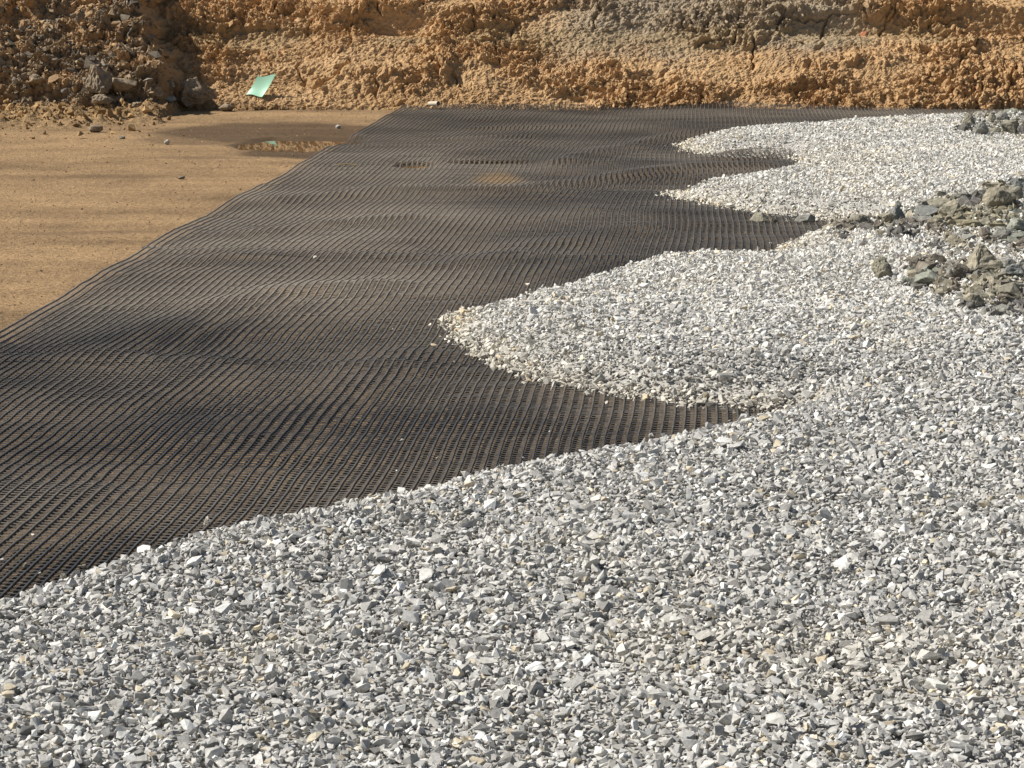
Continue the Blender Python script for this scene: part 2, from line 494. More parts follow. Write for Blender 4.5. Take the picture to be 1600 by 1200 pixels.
bank = mesh_np('earth_bank', np.stack([VX, VY, VZ], -1).reshape(-1, 3), grid_faces(len(xv), len(sv)), M_BANK, np.clip(bc, .02, .8).reshape(-1, 3), smooth=False)
tag(bank, 'clumpy tan earth bank cut along the back of the excavation', 'earth bank', kind='structure')
BANKV = np.stack([VX, VY, VZ], -1)


def bank_at(px, py):
    """bank surface point seen at a photo pixel"""
    P = BANKV[(np.abs(BX) < 6) & (BS < 3)]
    u, v = proj(P[:, 0], P[:, 1], P[:, 2])
    r = (u - px) ** 2 + (v - py) ** 2
    k = np.nonzero(r < max(2.0 ** 2, r.min() * 1.01))[0]
    return P[k][np.argmin(P[k][:, 1])]


def at_depth(px, py, y):
    u = 600 - py
    t = y / (F * CT + u * ST)
    return np.array(((px - 800) * t, y, H + (-F * ST + u * CT) * t))


# ------------------------------------------------------------------ stone shapes
def hull(pts):
    bm = bmesh.new()
    for p in pts: bm.verts.new(p)
    bmesh.ops.convex_hull(bm, input=bm.verts)
    loose = [v for v in bm.verts if not v.link_faces]
    bmesh.ops.delete(bm, geom=loose, context='VERTS')
    bmesh.ops.triangulate(bm, faces=bm.faces)
    bm.verts.index_update()
    V = np.array([v.co for v in bm.verts]); Fc = np.array([[v.index for v in f.verts] for f in bm.faces])
    bm.free()
    return V, Fc


def rand_hull(n, flat=(1, .75, .55)):
    p = RNG.normal(size=(n, 3)); p /= np.linalg.norm(p, axis=1)[:, None]
    p *= RNG.uniform(.75, 1.08, size=(n, 1)); p *= np.array(flat)
    return hull(p)


SH_NEAR = [rand_hull(RNG.integers(10, 14), (1, RNG.uniform(.55, .95), RNG.uniform(.32, .7))) for _ in range(36)]
SH_FAR = [rand_hull(7, (1, RNG.uniform(.6, .95), RNG.uniform(.4, .7))) for _ in range(16)]


def rand_rot(n, tilt):
    """yaw free, pitch and roll limited by tilt"""
    a = RNG.random(n) * 2 * np.pi; b = RNG.normal(size=n) * tilt; c = RNG.normal(size=n) * tilt
    ca, sa, cb, sb, cc, sc = np.cos(a), np.sin(a), np.cos(b), np.sin(b), np.cos(c), np.sin(c)
    R = np.empty((n, 3, 3))
    R[:, 0, 0] = ca * cb; R[:, 0, 1] = ca * sb * sc - sa * cc; R[:, 0, 2] = ca * sb * cc + sa * sc
    R[:, 1, 0] = sa * cb; R[:, 1, 1] = sa * sb * sc + ca * cc; R[:, 1, 2] = sa * sb * cc - ca * sc
    R[:, 2, 0] = -sb; R[:, 2, 1] = cb * sc; R[:, 2, 2] = cb * cc
    return R


def scatter(shapes, P, size, cols, tilt=.5):
    n = len(P)
    which = RNG.integers(0, len(shapes), n)
    R = rand_rot(n, tilt)
    Vs, Fs, Cs = [], [], []
    off = 0
    for k, (V, Fc) in enumerate(shapes):
        idx = np.nonzero(which == k)[0]
        if not len(idx): continue
        W = np.einsum('nij,vj->nvi', R[idx], V) * size[idx][:, None, None] + P[idx][:, None, :]
        Vs.append(W.reshape(-1, 3))
        f = Fc[None] + (np.arange(len(idx)) * len(V))[:, None, None] + off
        Fs.append(f.reshape(-1, 3))
        Cs.append(np.repeat(cols[idx], len(Fc), axis=0))
        off += len(idx) * len(V)
    return np.concatenate(Vs), np.concatenate(Fs), np.concatenate(Cs)


# ------------------------------------------------------------------ lie of the geogrid
A_CELL = 0.0355      # bar pitch; the finer ribs are closer
A_RIB = 0.0265
DU = np.array(bp(630, 170)) - np.array(bp(0, 525)); DU /= np.linalg.norm(DU)      # bars run this way
DV = np.array((DU[1], -DU[0]))                              # ribs run this way
M_SHEETS = [(20.42, 16.50, 'farthest black geogrid sheet, its back edge lying against the earth bank'),
            (16.55, 13.70, 'black geogrid sheet with two small brown puddles on it, level with the far gravel tips'),
            (13.75, 10.80, 'middle black geogrid sheet running under the flat olive rock at the gravel edge'),
            (10.85, 8.00, 'black geogrid sheet meeting the tip of the big gravel lobe'),
            (8.05, 3.60, 'nearest black geogrid sheet, in front, bordering the near gravel slope')]


RIDGES = [  # folds in the grid: photo pixels along the fold, height, half width (m)
    ([(1330, 196), (1200, 205), (1060, 215), (980, 233), (880, 258)], .030, .20),
    ([(1180, 262), (1080, 268), (950, 284), (800, 303), (600, 303), (450, 318)], .030, .22),
    ([(590, 452), (440, 462), (330, 490), (180, 560)], .020, .22),
    ([(640, 405), (480, 402), (300, 415)], .012, .15),
    ([(700, 233), (560, 233)], .016, .12), ([(900, 202), (740, 204)], .016, .10),
    ([(820, 216), (760, 221), (690, 222)], .018, .16),
    ([(640, 345), (520, 352), (400, 372)], .018, .18),
    ([(1000, 360), (840, 390), (720, 420)], .014, .22),
    ([(640, 560), (560, 600), (400, 690)], .014, .22),
    ([(1235, 247), (1190, 246), (1150, 250)], .055, .20)]
RIDGEP = [([bp(*p) for p in pl], h, w) for pl, h, w in RIDGES]


def ridge_z(x, y):
    z = np.zeros(np.shape(x))
    for pl, h, w in RIDGEP:
        best = np.full(np.shape(x), 99.0)
        for (ax, ay), (bx, by) in zip(pl[:-1], pl[1:]):
            ex, ey = bx - ax, by - ay
            t = np.clip(((x - ax) * ex + (y - ay) * ey) / (ex * ex + ey * ey), 0, 1)
            best = np.minimum(best, np.hypot(x - ax - t * ex, y - ay - t * ey))
        z = np.maximum(z, h * np.exp(-(best / (.75 * w)) ** 2))
    return z


def mat_lift(x, y, gd=None):
    """height of the loosely laid grid above the soil"""
    v = x * DV[0] + y * DV[1]; u = x * DU[0] + y * DU[1]
    l = .013 * np.clip(fbm(v * .55 + .3 * u, u * .62 - .2 * v, 2, 112) + .35, 0, 2) + .006 * np.clip(pn(v * 1.1 + u * .5, u * 1.3, 113) + .3, 0, 2)
    l = l + .0032 * pn(v * 3.5, u * 2.5, 114)
    if gd is not None:
        l = l * (.12 + .88 * ss(.02, -.7, gd))
    l = l + ridge_z(x, y)
    for kind, cx, cy, rx, ry in PUD:   # the grid is pressed flat around its puddles
        if kind == 'mat':
            r = np.hypot((x - cx) / (rx * 1.9), (y - (cy - .35)) / .95)
            l = l * ss(.75, 1.25, r)
    return np.maximum(l, 0)


def mat_z(x, y, gd=None):
    z = ground_z(x, y) + .007 + mat_lift(x, y, gd)
    # rides up against the toe of the bank
    z = z + ss(20.05, 20.35, y) * .035
    # pressed down by the gravel
    return z


def pud_level(cx, cy, rx, ry, kind):
    if kind == 'mat':
        return float(ground_z(np.array([cx]), np.array([cy]))[0]) + .026
    a = np.linspace(0, 2 * np.pi, 64)      # just below the lowest point of the rim
    return float(ground_z(cx + 1.45 * rx * np.cos(a), cy + 1.45 * ry * np.sin(a)).min()) - .002


# ------------------------------------------------------------------ gravel
def stone_cols(n, x, y, d):
    t = RNG.random(n)
    g = np.where(t < .08, RNG.uniform(.18, .30, n), np.where(t < .60, RNG.uniform(.33, .46, n), np.where(t < .93, RNG.uniform(.44, .60, n), RNG.uniform(.62, .82, n))))
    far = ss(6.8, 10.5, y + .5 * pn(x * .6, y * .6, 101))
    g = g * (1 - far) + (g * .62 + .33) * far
    c = np.stack([g, g * .972, g * .905], 1)
    warm = (RNG.random(n) < .04)
    c[warm] *= np.array((1.08, .97, .78))
    cool = (RNG.random(n) < .25)
    c[cool] *= np.array((.97, .99, 1.02))
    # clay dust on the stones next to the toe of the far-side lobes
    dust = ss(.22, .02, d) * ss(6.5, 7.2, y) * .5
    dust = np.clip(dust + .10 * far + .22 * ss(.15, .6, fbm(x * 1.1, y * 1.1, 3, 103)), 0, .8)
    c = c * (1 - dust[:, None]) + (c * np.array((1.06, .97, .80))) * dust[:, None]
    return np.clip(c * 1.12, .03, .86)


def view_ok(x, y, m=.55):
    return (np.abs(x) < 800 / F * y * 1.02 + m) & (y > 3.35)


def jgrid(x0, x1, y0, y1, sp):
    a = np.arange(x0, x1, sp); b = np.arange(y0, y1, sp)
    A, B = np.meshgrid(a, b)
    A = A.ravel() + RNG.uniform(-.5, .5, A.size) * sp; B = B.ravel() + RNG.uniform(-.5, .5, B.size) * sp
    return A, B


Vs, Fs, Cs = [], [], []
off = 0


def add(V, Fc, Cc):
    global off
    Vs.append(V); Fs.append(Fc + off); Cs.append(Cc); off += len(V)


for (y0, y1, sp, shapes, med, sg, lift, tl) in (
        (3.3, 9.0, .0128, SH_NEAR, .0088, .42, .001, .42),
        (3.3, 9.0, .036, SH_NEAR, .0138, .32, .005, .38),
        (9.0, 20.5, .0180, SH_FAR, .0108, .34, .002, .55),
        (9.0, 20.5, .042, SH_FAR, .0150, .28, .008, .55)):
    a, b = jgrid(-4.2, 6.0, y0, y1, sp)
    k = view_ok(a, b); a, b = a[k], b[k]
    d = signed_dist(a, b) + RNG.normal(size=len(a)) * .012 + .035 * pn(a * 6, b * 6, 107)
    k = (d > 0.004) | ((d > -.45) & (RNG.random(len(a)) < .05 * np.exp(np.minimum(d, 0) / .045) + .0004)); a, b, d = a[k], b[k], d[k]
    n = len(a)
    size = np.clip(med * np.exp(RNG.normal(size=n) * sg), .005, .034)
    z = gravel_z(a, b, d) + lift + RNG.normal(size=n) * .004 + np.where(d < .05, size * .35, 0)
    z = np.where(d < 0, mat_z(a, b, d) + size * .3, z)
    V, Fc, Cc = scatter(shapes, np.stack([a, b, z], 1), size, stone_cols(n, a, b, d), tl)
    add(V, Fc, Cc)

# the bed the top stones lie in
bxs = np.arange(-5.0, 9.0, .04); bys = np.arange(2.0, 20.2, .04)
A, B = np.meshgrid(bxs, bys, indexing='ij')
D = signed_dist(A, B)
ZB = np.where(D > -.08, gravel_z(A, B, D) - .008 - .03 * ss(.04, -.04, D), -.06)
fc = grid_faces(len(bxs), len(bys))
keepf = (D.ravel()[fc] > -.02).all(1)
V = np.stack([A, B, ZB], -1).reshape(-1, 3); fc = fc[keepf]
used, inv = np.unique(fc, return_inverse=True)
V = V[used]; fc = inv.reshape(fc.shape)
tri = np.concatenate([fc[:, [0, 1, 2]], fc[:, [0, 2, 3]]])
add(V, tri, np.tile(np.array((.40, .385, .355)), (len(tri), 1)))
gravel = mesh_np('gravel', np.concatenate(Vs), np.concatenate(Fs), M_GRAVEL, np.concatenate(Cs), 'FACE')
tag(gravel, 'layer of crushed light grey limestone gravel spread in lobes over the black geogrid', 'gravel', kind='stuff')
print('gravel tris', len(gravel.data.polygons))

# ------------------------------------------------------------------ geogrid sheets
sheets = []
for si, (uf, un, lab) in enumerate(M_SHEETS):
    us = np.arange(un, uf, A_RIB)
    v0 = float(np.dot(bp(0, 525), DV)) + (0, .02, -.008, .012, .0)[si]
    vs = v0 + np.arange(0, 330) * A_CELL
    U, Vv = np.meshgrid(us, vs, indexing='ij')
    wob = .035 * pn(U * .45, 0 * U + 1.7, 120) + .010 * pn(U * 1.5, Vv * 1.5, 121) * ss(v0, v0 + .3, Vv)
    Xm = U * DU[0] + (Vv + wob) * DV[0]; Ym = U * DU[1] + (Vv + wob) * DV[1]
    # far edge follows the toe of the bank
    far_y = 20.27 + .06 * pn(Xm * 1.5, 0 * Xm, 125) + .05 * ss(-1, 1, Xm)
    gd = signed_dist(Xm, Ym)
    ok = (Xm < 4.5) & (Ym < far_y) & (gd < .12) & (np.abs(Xm) < 800 / F * np.maximum(Ym, .1) + .9) & (Ym > 3.6)
    Zm = mat_z(Xm, Ym, gd) + .010 * ss(.14, 0, Vv - v0) + .003 * (si % 2)
    dust = np.clip(.19 + .55 * ss(8.0, 10.0, Ym) * ss(.6, -.9, Xm) * ss(20, 13, Ym) + .10 * ss(12, 15, Ym) + .26 * fbm(Xm * .8, Ym * 1.1, 3, 131), .02, 1)
    cx, cy = bp(772, 285)
    mud = ss(1.0, .2, np.hypot((Xm - cx) / .22, (Ym - cy) / .9) + .3 * pn(Xm * 3, Ym * 2, 133))
    BLK = np.array((.048, .045, .042)); DST = np.array((.30, .26, .205)); MUD = np.array((.34, .23, .12))
    cc = BLK * (1 - dust[..., None]) + DST * dust[..., None]
    cc = cc * (1 - mud[..., None] * .8) + MUD * mud[..., None] * .8
    nu, nv = U.shape
    Pm = np.stack([Xm, Ym, Zm], -1)
    Vl, Fl, Cl = [], [], []
    base = 0
    # bars (along u): width wb, height hb ; ribs (along v): lower and thinner
    for axis, (w, h, drop) in enumerate(((.0064, .0085, 0.0), (.0056, .0018, -.0030))):
        side = np.array((*(DV if axis == 0 else DU), 0.0)) * w * .5
        upv = np.array((0, 0, h))
        Q = Pm - np.array((0, 0, drop))
        corners = np.stack([Q - side, Q + side, Q + side * .8 + upv, Q - side * .8 + upv], 2)   # nu,nv,4,3
        ids = np.arange(nu * nv).reshape(nu, nv) * 4 + base
        if axis == 0:
            a, b = ids[:-1], ids[1:]; m = ok[:-1] & ok[1:]; c = cc[:-1]
        else:
            a, b = ids[:, :-1], ids[:, 1:]; m = ok[:, :-1] & ok[:, 1:]; c = cc[:, :-1]
        a, b, c = a[m], b[m], c[m]
        for q in range(4):
            q2 = (q + 1) % 4
            Fl.append(np.stack([a + q, b + q, b + q2, a + q2], 1))
            Cl.append(c * (1.0 if axis == 0 else 1.4))
        Vl.append(corners.reshape(-1, 3)); base += nu * nv * 4
    V = np.concatenate(Vl); Fc = np.concatenate(Fl)
    used, inv = np.unique(Fc, return_inverse=True)
    o = mesh_np('geogrid_sheet', V[used], inv.reshape(Fc.shape), M_GRID, np.concatenate(Cl), 'FACE')
    tag(o, lab, 'geogrid', 'geogrid sheets laid side by side on the soil')
    sheets.append(o)
    print('sheet', si, len(o.data.polygons))

# ------------------------------------------------------------------ puddles
m, nt, b = new_mat('muddy_water')
b.inputs['Base Color'].default_value = (.10, .065, .035, 1); b.inputs['Roughness'].default_value = .015
b.inputs['Specular IOR Level'].default_value = .5; b.inputs['IOR'].default_value = 1.33
tc = N(nt, 'ShaderNodeTexCoord'); nz = N(nt, 'ShaderNodeTexNoise'); nz.inputs['Scale'].default_value = 9
bu = N(nt, 'ShaderNodeBump'); bu.inputs['Strength'].default_value = .02; bu.inputs['Distance'].default_value = .01
nt.links.new(tc.outputs['Object'], nz.inputs['Vector']); nt.links.new(nz.outputs['Fac'], bu.inputs['Height']); nt.links.new(bu.outputs[0], b.inputs['Normal'])
M_WATER = m
for i, (kind, cx, cy, rx, ry) in enumerate(PUD):
    xs = np.linspace(cx - rx * 1.7, cx + rx * 1.7, 90); ys = np.linspace(cy - ry * 1.7, cy + ry * 1.7, 60)
    A, B = np.meshgrid(xs, ys, indexing='ij')
    pm = pud_mask(A, B, 1.0, kind)
    fc = grid_faces(len(xs), len(ys)); keepf = (pm.ravel()[fc] > (.0 if kind == 'mat' else -.4)).all(1)
    V = np.stack([A, B, np.full(A.shape, pud_level(cx, cy, rx, ry, kind))], -1).reshape(-1, 3)
    fc = fc[keepf]; used, inv = np.unique(fc, return_inverse=True)
    o = mesh_np('puddle', V[used], inv.reshape(fc.shape), M_WATER)
    tag(o, ['shallow puddle on the bare clay beside the geogrid, mirroring the bank', 'small brown puddle standing on the geogrid, nearer its bare edge',
            'thin long brown puddle on the geogrid above the muddy streak'][i], 'puddle', kind='structure')

# ------------------------------------------------------------------ rocks
ROCKC = {'olive': (.27, .25, .19), 'tan': (.33, .295, .22), 'grey': (.285, .275, .24), 'dark': (.15, .142, .125), 'blue': (.24, .245, .225), 'brown': (.22, .19, .15),
         'pale': (.36, .33, .26), 'ochre': (.31, .275, .185), 'white': (.55, .51, .44), 'purple': (.20, .18, .17), 'green': (.25, .255, .21), 'clod': (.33, .225, .125), 'dclod': (.31, .24, .16)}


def surf_z(x, y):
    xa, ya = np.array([x]), np.array([y])
    d = float(signed_dist(xa, ya)[0])
    if d > 0: return float(gravel_z(xa, ya)[0])
    return float(ground_z(xa, ya)[0])


def make_rock(name, w, dp, h, shape, colr, seed, mat=None):
    rnd = np.random.default_rng(seed)
    npt = {'r': 24, 'a': 13, 's': 12, 'c': 22, 'p': 0, 'b': 15}[shape]
    if shape == 'p':     # a leaning pyramid-like boulder
        p = np.array([(-1, -.8, 0), (-.9, .8, 0), (1, .8, 0), (1, -.7, 0), (-.75, -.85, .25), (.95, -.75, .3), (.0, -.2, 1.0), (-.22, .1, .98), (.15, .4, .85), (.55, -.1, .62), (-.55, .3, .5), (.8, .5, .4)], float)
        p += rnd.normal(size=p.shape) * .10
    else:
        p = rnd.normal(size=(npt, 3)); p /= np.linalg.norm(p, axis=1)[:, None]
        p *= rnd.uniform(.82, 1.1, size=(npt, 1))
        if shape == 's':
            p[:, 2] = np.sign(p[:, 2]) * np.clip(np.abs(p[:, 2]) * 2, .4, .9)
        p[:, 2] = (p[:, 2] + .9) / 1.9
    p = (p - np.array([p[:, 0].mean(), p[:, 1].mean(), 0]))
    ext = np.ptp(p, axis=0)
    p = p / ext * np.array((w, dp, h * 1.12)); p[:, 2] -= p[:, 2].min() + h * .14
    bm = bmesh.new()
    for q in p: bm.verts.new(q)
    bmesh.ops.convex_hull(bm, input=bm.verts)
    bmesh.ops.delete(bm, geom=[v for v in bm.verts if not v.link_faces], context='VERTS')
    bmesh.ops.triangulate(bm, faces=bm.faces)
    if max(w, h) > .025:
        bmesh.ops.bevel(bm, geom=list(bm.edges), offset=.035 * min(w, h, dp) * (2.2 if shape in 'rc' else 1), segments=1, affect='EDGES', profile=.5, clamp_overlap=True)
        bmesh.ops.triangulate(bm, faces=bm.faces)
        bmesh.ops.subdivide_edges(bm, edges=[e for e in bm.edges if e.calc_length() > .12 * max(w, h)], cuts=2, use_grid_fill=True)
        bmesh.ops.triangulate(bm, faces=bm.faces)
        bmesh.ops.subdivide_edges(bm, edges=[e for e in bm.edges if e.calc_length() > .09 * max(w, h)], cuts=1, use_grid_fill=True)
        bmesh.ops.triangulate(bm, faces=bm.faces)
        bm.normal_update()
        amp = {'c': .11, 'b': .085, 'p': .07}.get(shape, .055) * min(w, h)
        for v in bm.verts:
            q = v.co * (3.2 / max(w, h)) + Vector((seed * 1.7, seed * .3, 0))
            v.co += v.normal * amp * (mnoise.noise(q) + .7 * (abs(mnoise.noise(q * 2.1)) * 2 - .5) + .45 * mnoise.noise(q * 4.6) + .25 * mnoise.noise(q * 9))
    me = bpy.data.meshes.new(name)
    bm.normal_update(); bm.to_mesh(me); bm.free()
    me.shade_flat()
    nf = len(me.polygons)
    at = me.attributes.new('Col', 'FLOAT_COLOR', 'FACE')
    base = np.array(colr) * rnd.uniform(.9, 1.1)
    cen = np.zeros(nf * 3); me.polygons.foreach_get('center', cen); cen = cen.reshape(-1, 3) / max(w, h)
    v = 1 + .22 * pn(cen[:, 0] * 3 + seed, cen[:, 2] * 3 + cen[:, 1] * 2, 5)
    c = np.ones((nf, 4), np.float32); c[:, :3] = base * v[:, None]
    at.data.foreach_set('color', c.ravel())
    me.materials.append(mat or M_ROCK)
    o = bpy.data.objects.new(name, me); C.objects.link(o)
    return o


def place(px, py, w, h, shape, colr, label, name='rock', cat='rock', group=None, zoff=0.0, surf=None, seed=None, mat=None, yaw=None, depth=.8):
    yb = py + h / 2.0
    z = 0.0
    for _ in range(6):
        x, y = bp(px, yb, z)
        z = surf if surf is not None else surf_z(x, y)
    q = bank_at(px, yb) if surf is None and y > 19.2 and px < 700 else None
    if q is not None and q[1] < y:
        x, y, z = q[0], q[1] - w * .003, q[2]
    k = math.hypot(y, H) / F
    sd = seed if seed is not None else int(px * 7 + py * 13)
    o = make_rock(name, w * k, w * k * depth, max(h * k, .006), shape, ROCKC[colr] if isinstance(colr, str) else colr, sd, mat)
    o.location = (x, y + w * k * depth * .4, z + zoff)
    rr = random.Random(sd)
    o.rotation_euler = (0, 0, yaw if yaw is not None else rr.uniform(-.5, .5))
    tag(o, label, cat, group)
    return o


ROCKS = [
 # far heap at the right edge, on the gravel under the bank
 (1515, 186, 16, 18, 'r', 'olive', 'rounded light olive rock, leftmost in the far heap below the bank'),
 (1531, 182, 19, 15, 'r', 'pale', 'pale beige rock near the left end of the far heap, behind a round grey one'),
 (1535, 199, 21, 19, 'r', 'grey', 'round grey-brown rock in the front row of the far heap'),
 (1510, 199, 16, 12, 'a', 'dark', 'dark grey rock at the front left corner of the far heap'),
 (1549, 194, 11, 15, 'r', 'pale', 'narrow upright pale rock wedged in the far heap'),
 (1548, 180, 19, 11, 'a', 'brown', 'dark brown rock at the back of the far heap'),
 (1566, 187, 17, 15, 'r', 'grey', 'mid grey rock in the centre of the far heap'),
 (1559, 202, 17, 10, 'r', 'olive', 'low olive rock at the front of the far heap, beside the round grey one'),
 (1583, 180, 24, 18, 'r', 'green', 'large greenish rock standing highest in the far heap'),
 (1581, 197, 25, 18, 'a', 'olive', 'large blocky olive rock in the front right of the far heap'),
 (1599, 200, 14, 15, 'r', 'purple', 'purple-grey rock in the front of the far heap, cut by the picture edge'),
 (1598, 182, 14, 12, 'a', 'dark', 'dark rock behind the greenish one in the far heap'),
 (1487, 186, 12, 6, 's', 'grey', 'small flat grey stone lying alone left of the far heap'),
 # ridge of rocks from the geogrid to the right edge
 (1187, 342, 38, 18, 'r', 'olive', 'flat olive rock lying on the geogrid at the toe of the gravel'),
 (1209, 346, 14, 13, 'a', 'brown', 'small brown rock pressed against the flat olive rock on the geogrid'),
 (1260, 343, 33, 17, 'r', 'grey', 'flat smooth grey rock at the end of the geogrid wedge'),
 (1290, 355, 24, 9, 's', 'dark', 'dark flat slab at the very tip of the geogrid wedge'),
 (1301, 348, 15, 13, 'r', 'tan', 'small tan rock just right of the dark slab at the wedge tip'),
 (1320, 348, 24, 14, 'r', 'brown', 'brown rounded rock in the rock ridge, third from the geogrid'),
 (1344, 344, 32, 14, 'r', 'olive', 'long olive rock in the rock ridge between two brown ones'),
 (1353, 355, 22, 8, 's', 'dark', 'low dark slab in front of the long olive rock'),
 (1372, 350, 13, 12, 'a', 'brown', 'small dark brown rock in the ridge beside the tall blue-grey one'),
 (1386, 342, 18, 17, 'a', 'tan', 'upright tan rock touching the tall blue-grey one'),
 (1404, 332, 24, 26, 'p', 'blue', 'tall pointed blue-grey rock standing in the rock ridge'),
 (1449, 333, 36, 17, 's', 'blue', 'tilted blue-grey slab leaning on the big olive rocks'),
 (1437, 345, 34, 10, 's', 'grey', 'grey slab lying in front of the tilted blue-grey slab'),
 (1420, 347, 24, 10, 'r', 'brown', 'low brown stone between the pointed rock and the grey slab'),
 (1471, 319, 32, 14, 'a', 'olive', 'olive block at the upper left of the rock ridge, against white gravel'),
 (1487, 329, 42, 24, 'a', 'tan', 'big tan-olive block in the middle of the rock ridge'),
 (1511, 328, 30, 15, 'p', 'dark', 'dark grey wedge-shaped rock lying on the big tan-olive block'),
 (1462, 347, 22, 12, 'r', 'tan', 'tan rock at the foot of the ridge below the tilted slab'),
 (1512, 307, 24, 14, 'a', 'grey', 'grey rock on the back edge of the ridge above the dark wedge'),
 (1526, 312, 16, 12, 'r', 'purple', 'purple-grey rock behind the large rounded tan boulder'),
 (1542, 302, 20, 11, 'a', 'olive', 'small olive rock on the back edge of the ridge'),
 (1558, 328, 46, 28, 'r', 'tan', 'large rounded tan boulder in the ridge near the picture edge'),
 (1562, 292, 26, 7, 's', 'tan', 'thin tan slab lying on white gravel behind the ridge'),
 (1592, 287, 26, 14, 'a', 'blue', 'blue-grey block farthest back in the ridge, at the picture edge'),
 (1585, 303, 34, 18, 'a', 'olive', 'broad olive rock below the farthest blue-grey block'),
 (1593, 323, 26, 22, 'a', 'blue', 'blue-grey block right of the large rounded tan boulder'),
 (1495, 343, 26, 13, 'r', 'ochre', 'yellowish rock at the foot of the ridge below the big block'),
 (1520, 351, 34, 10, 's', 'ochre', 'flat yellowish slab along the front foot of the ridge'),
 (1569, 346, 36, 10, 's', 'ochre', 'long flat ochre slab in front of the large rounded boulder'),
 (1541, 343, 28, 14, 'a', 'olive', 'olive rock between the two yellowish slabs'),
 (1590, 353, 28, 20, 'r', 'green', 'greenish rock at the front of the ridge by the picture edge'),
 (1529, 329, 10, 8, 'a', 'dark', 'small dark chip beside the large rounded tan boulder'),
 (1580, 335, 10, 8, 'r', 'pale', 'small whitish stone wedged right of the large tan boulder'),
 # stones lying between the ridge and the near heap
 (1465, 360, 18, 8, 'r', 'brown', 'small brown stone half sunk in gravel just below the ridge'),
 (1492, 375, 23, 18, 'r', 'tan', 'single tan rock with a dark shadow on gravel between ridge and near heap'),
 (1509, 371, 13, 9, 'r', 'grey', 'small grey stone right beside the single tan rock'),
 (1565, 368, 28, 17, 'a', 'grey', 'blocky grey rock on gravel below the ochre slab'),
 (1549, 375, 20, 8, 's', 'brown', 'flat brown stone at the left foot of the blocky grey rock'),
 (1592, 371, 26, 14, 'a', 'green', 'grey-green rock right of the blocky grey rock'),
 (1597, 382, 16, 12, 'r', 'brown', 'brown rock at the picture edge below the grey-green one'),
 (1406, 370, 19, 6, 's', 'dark', 'flat dark stone lying alone on gravel below the pointed blue-grey rock'),
 (1459, 385, 9, 8, 'a', 'dark', 'tiny dark chip on gravel above the near heap'),
 (1315, 366, 11, 6, 'r', 'dark', 'tiny dark stone on the gravel crest by the wedge tip'),
 (1427, 355, 14, 6, 's', 'dark', 'small dark sliver under the front of the grey slab'),
 # the near heap
 (1380, 418, 33, 33, 'r', 'olive', 'rounded olive rock standing alone on the gravel left of the near heap'),
 (1541, 424, 68, 50, 'p', 'tan', 'largest rock of all, a pointed olive-yellow boulder in the near heap'),
 (1450, 421, 36, 16, 's', 'brown', 'tilted dark brown slab at the left end of the near heap'),
 (1459, 438, 46, 18, 'a', 'green', 'grey-green slab in front of the tilted brown slab'),
 (1504, 424, 24, 20, 'a', 'brown', 'brown rock against the left side of the pointed boulder'),
 (1584, 424, 38, 20, 'a', 'blue', 'blue-grey rock behind the right flank of the pointed boulder'),
 (1571, 441, 28, 20, 'r', 'grey', 'rounded grey rock at the right foot of the pointed boulder'),
 (1597, 446, 18, 18, 'r', 'grey', 'grey rock by the picture edge in the near heap, behind the large olive block'),
 (1522, 449, 28, 9, 's', 'dark', 'dark slab along the left foot of the pointed boulder'),
 (1546, 457, 36, 14, 'a', 'olive', 'low olive block in front of the pointed boulder'),
 (1524, 465, 28, 17, 'r', 'tan', 'tan-olive rock at the front of the near heap'),
 (1578, 463, 38, 22, 'a', 'olive', 'large olive block at the front right of the near heap'),
 (1597, 476, 16, 18, 'a', 'purple', 'dark purplish rock at the picture edge in the front of the near heap'),
 (1573, 485, 34, 12, 's', 'grey', 'flat grey slab lowest of the near heap, on the gravel'),
 (1480, 453, 28, 9, 'a', 'brown', 'low crumbly brown rock between the grey-green slab and the front rocks'),
 (1469, 459, 15, 8, 'r', 'tan', 'small tan stone on gravel below the grey-green slab'),
 (1514, 476, 11, 8, 'a', 'dark', 'small dark stone sitting in front of the tan-olive rock'),
 (1487, 435, 20, 15, 'a', 'grey', 'grey rock between the grey-green slab and the pointed boulder'),
 (1436, 449, 22, 7, 's', 'dark', 'flat dark stone at the outer left foot of the near heap'),
 (1434, 438, 14, 7, 'r', 'tan', 'small tan stone at the left tip of the grey-green slab'),
 (1560, 469, 15, 10, 'a', 'brown', 'small brown rock between the two front olive blocks'),
 (1592, 566, 10, 7, 'a', 'dark', 'dark stone lying on clean gravel well below the near heap, at the picture edge')]
for (px, py, w, h, s, c, lab) in ROCKS:
    k = 1.0 if py > 500 or 'alone' in lab or 'single' in lab or 'tiny' in lab or 'largest' in lab or px < 1330 else 1.22
    place(px, py + (k - 1) * h * .1, w * k, h * (1 + (k - 1) * .9), s, c, lab, group='grey and olive rocks lying on the gravel')

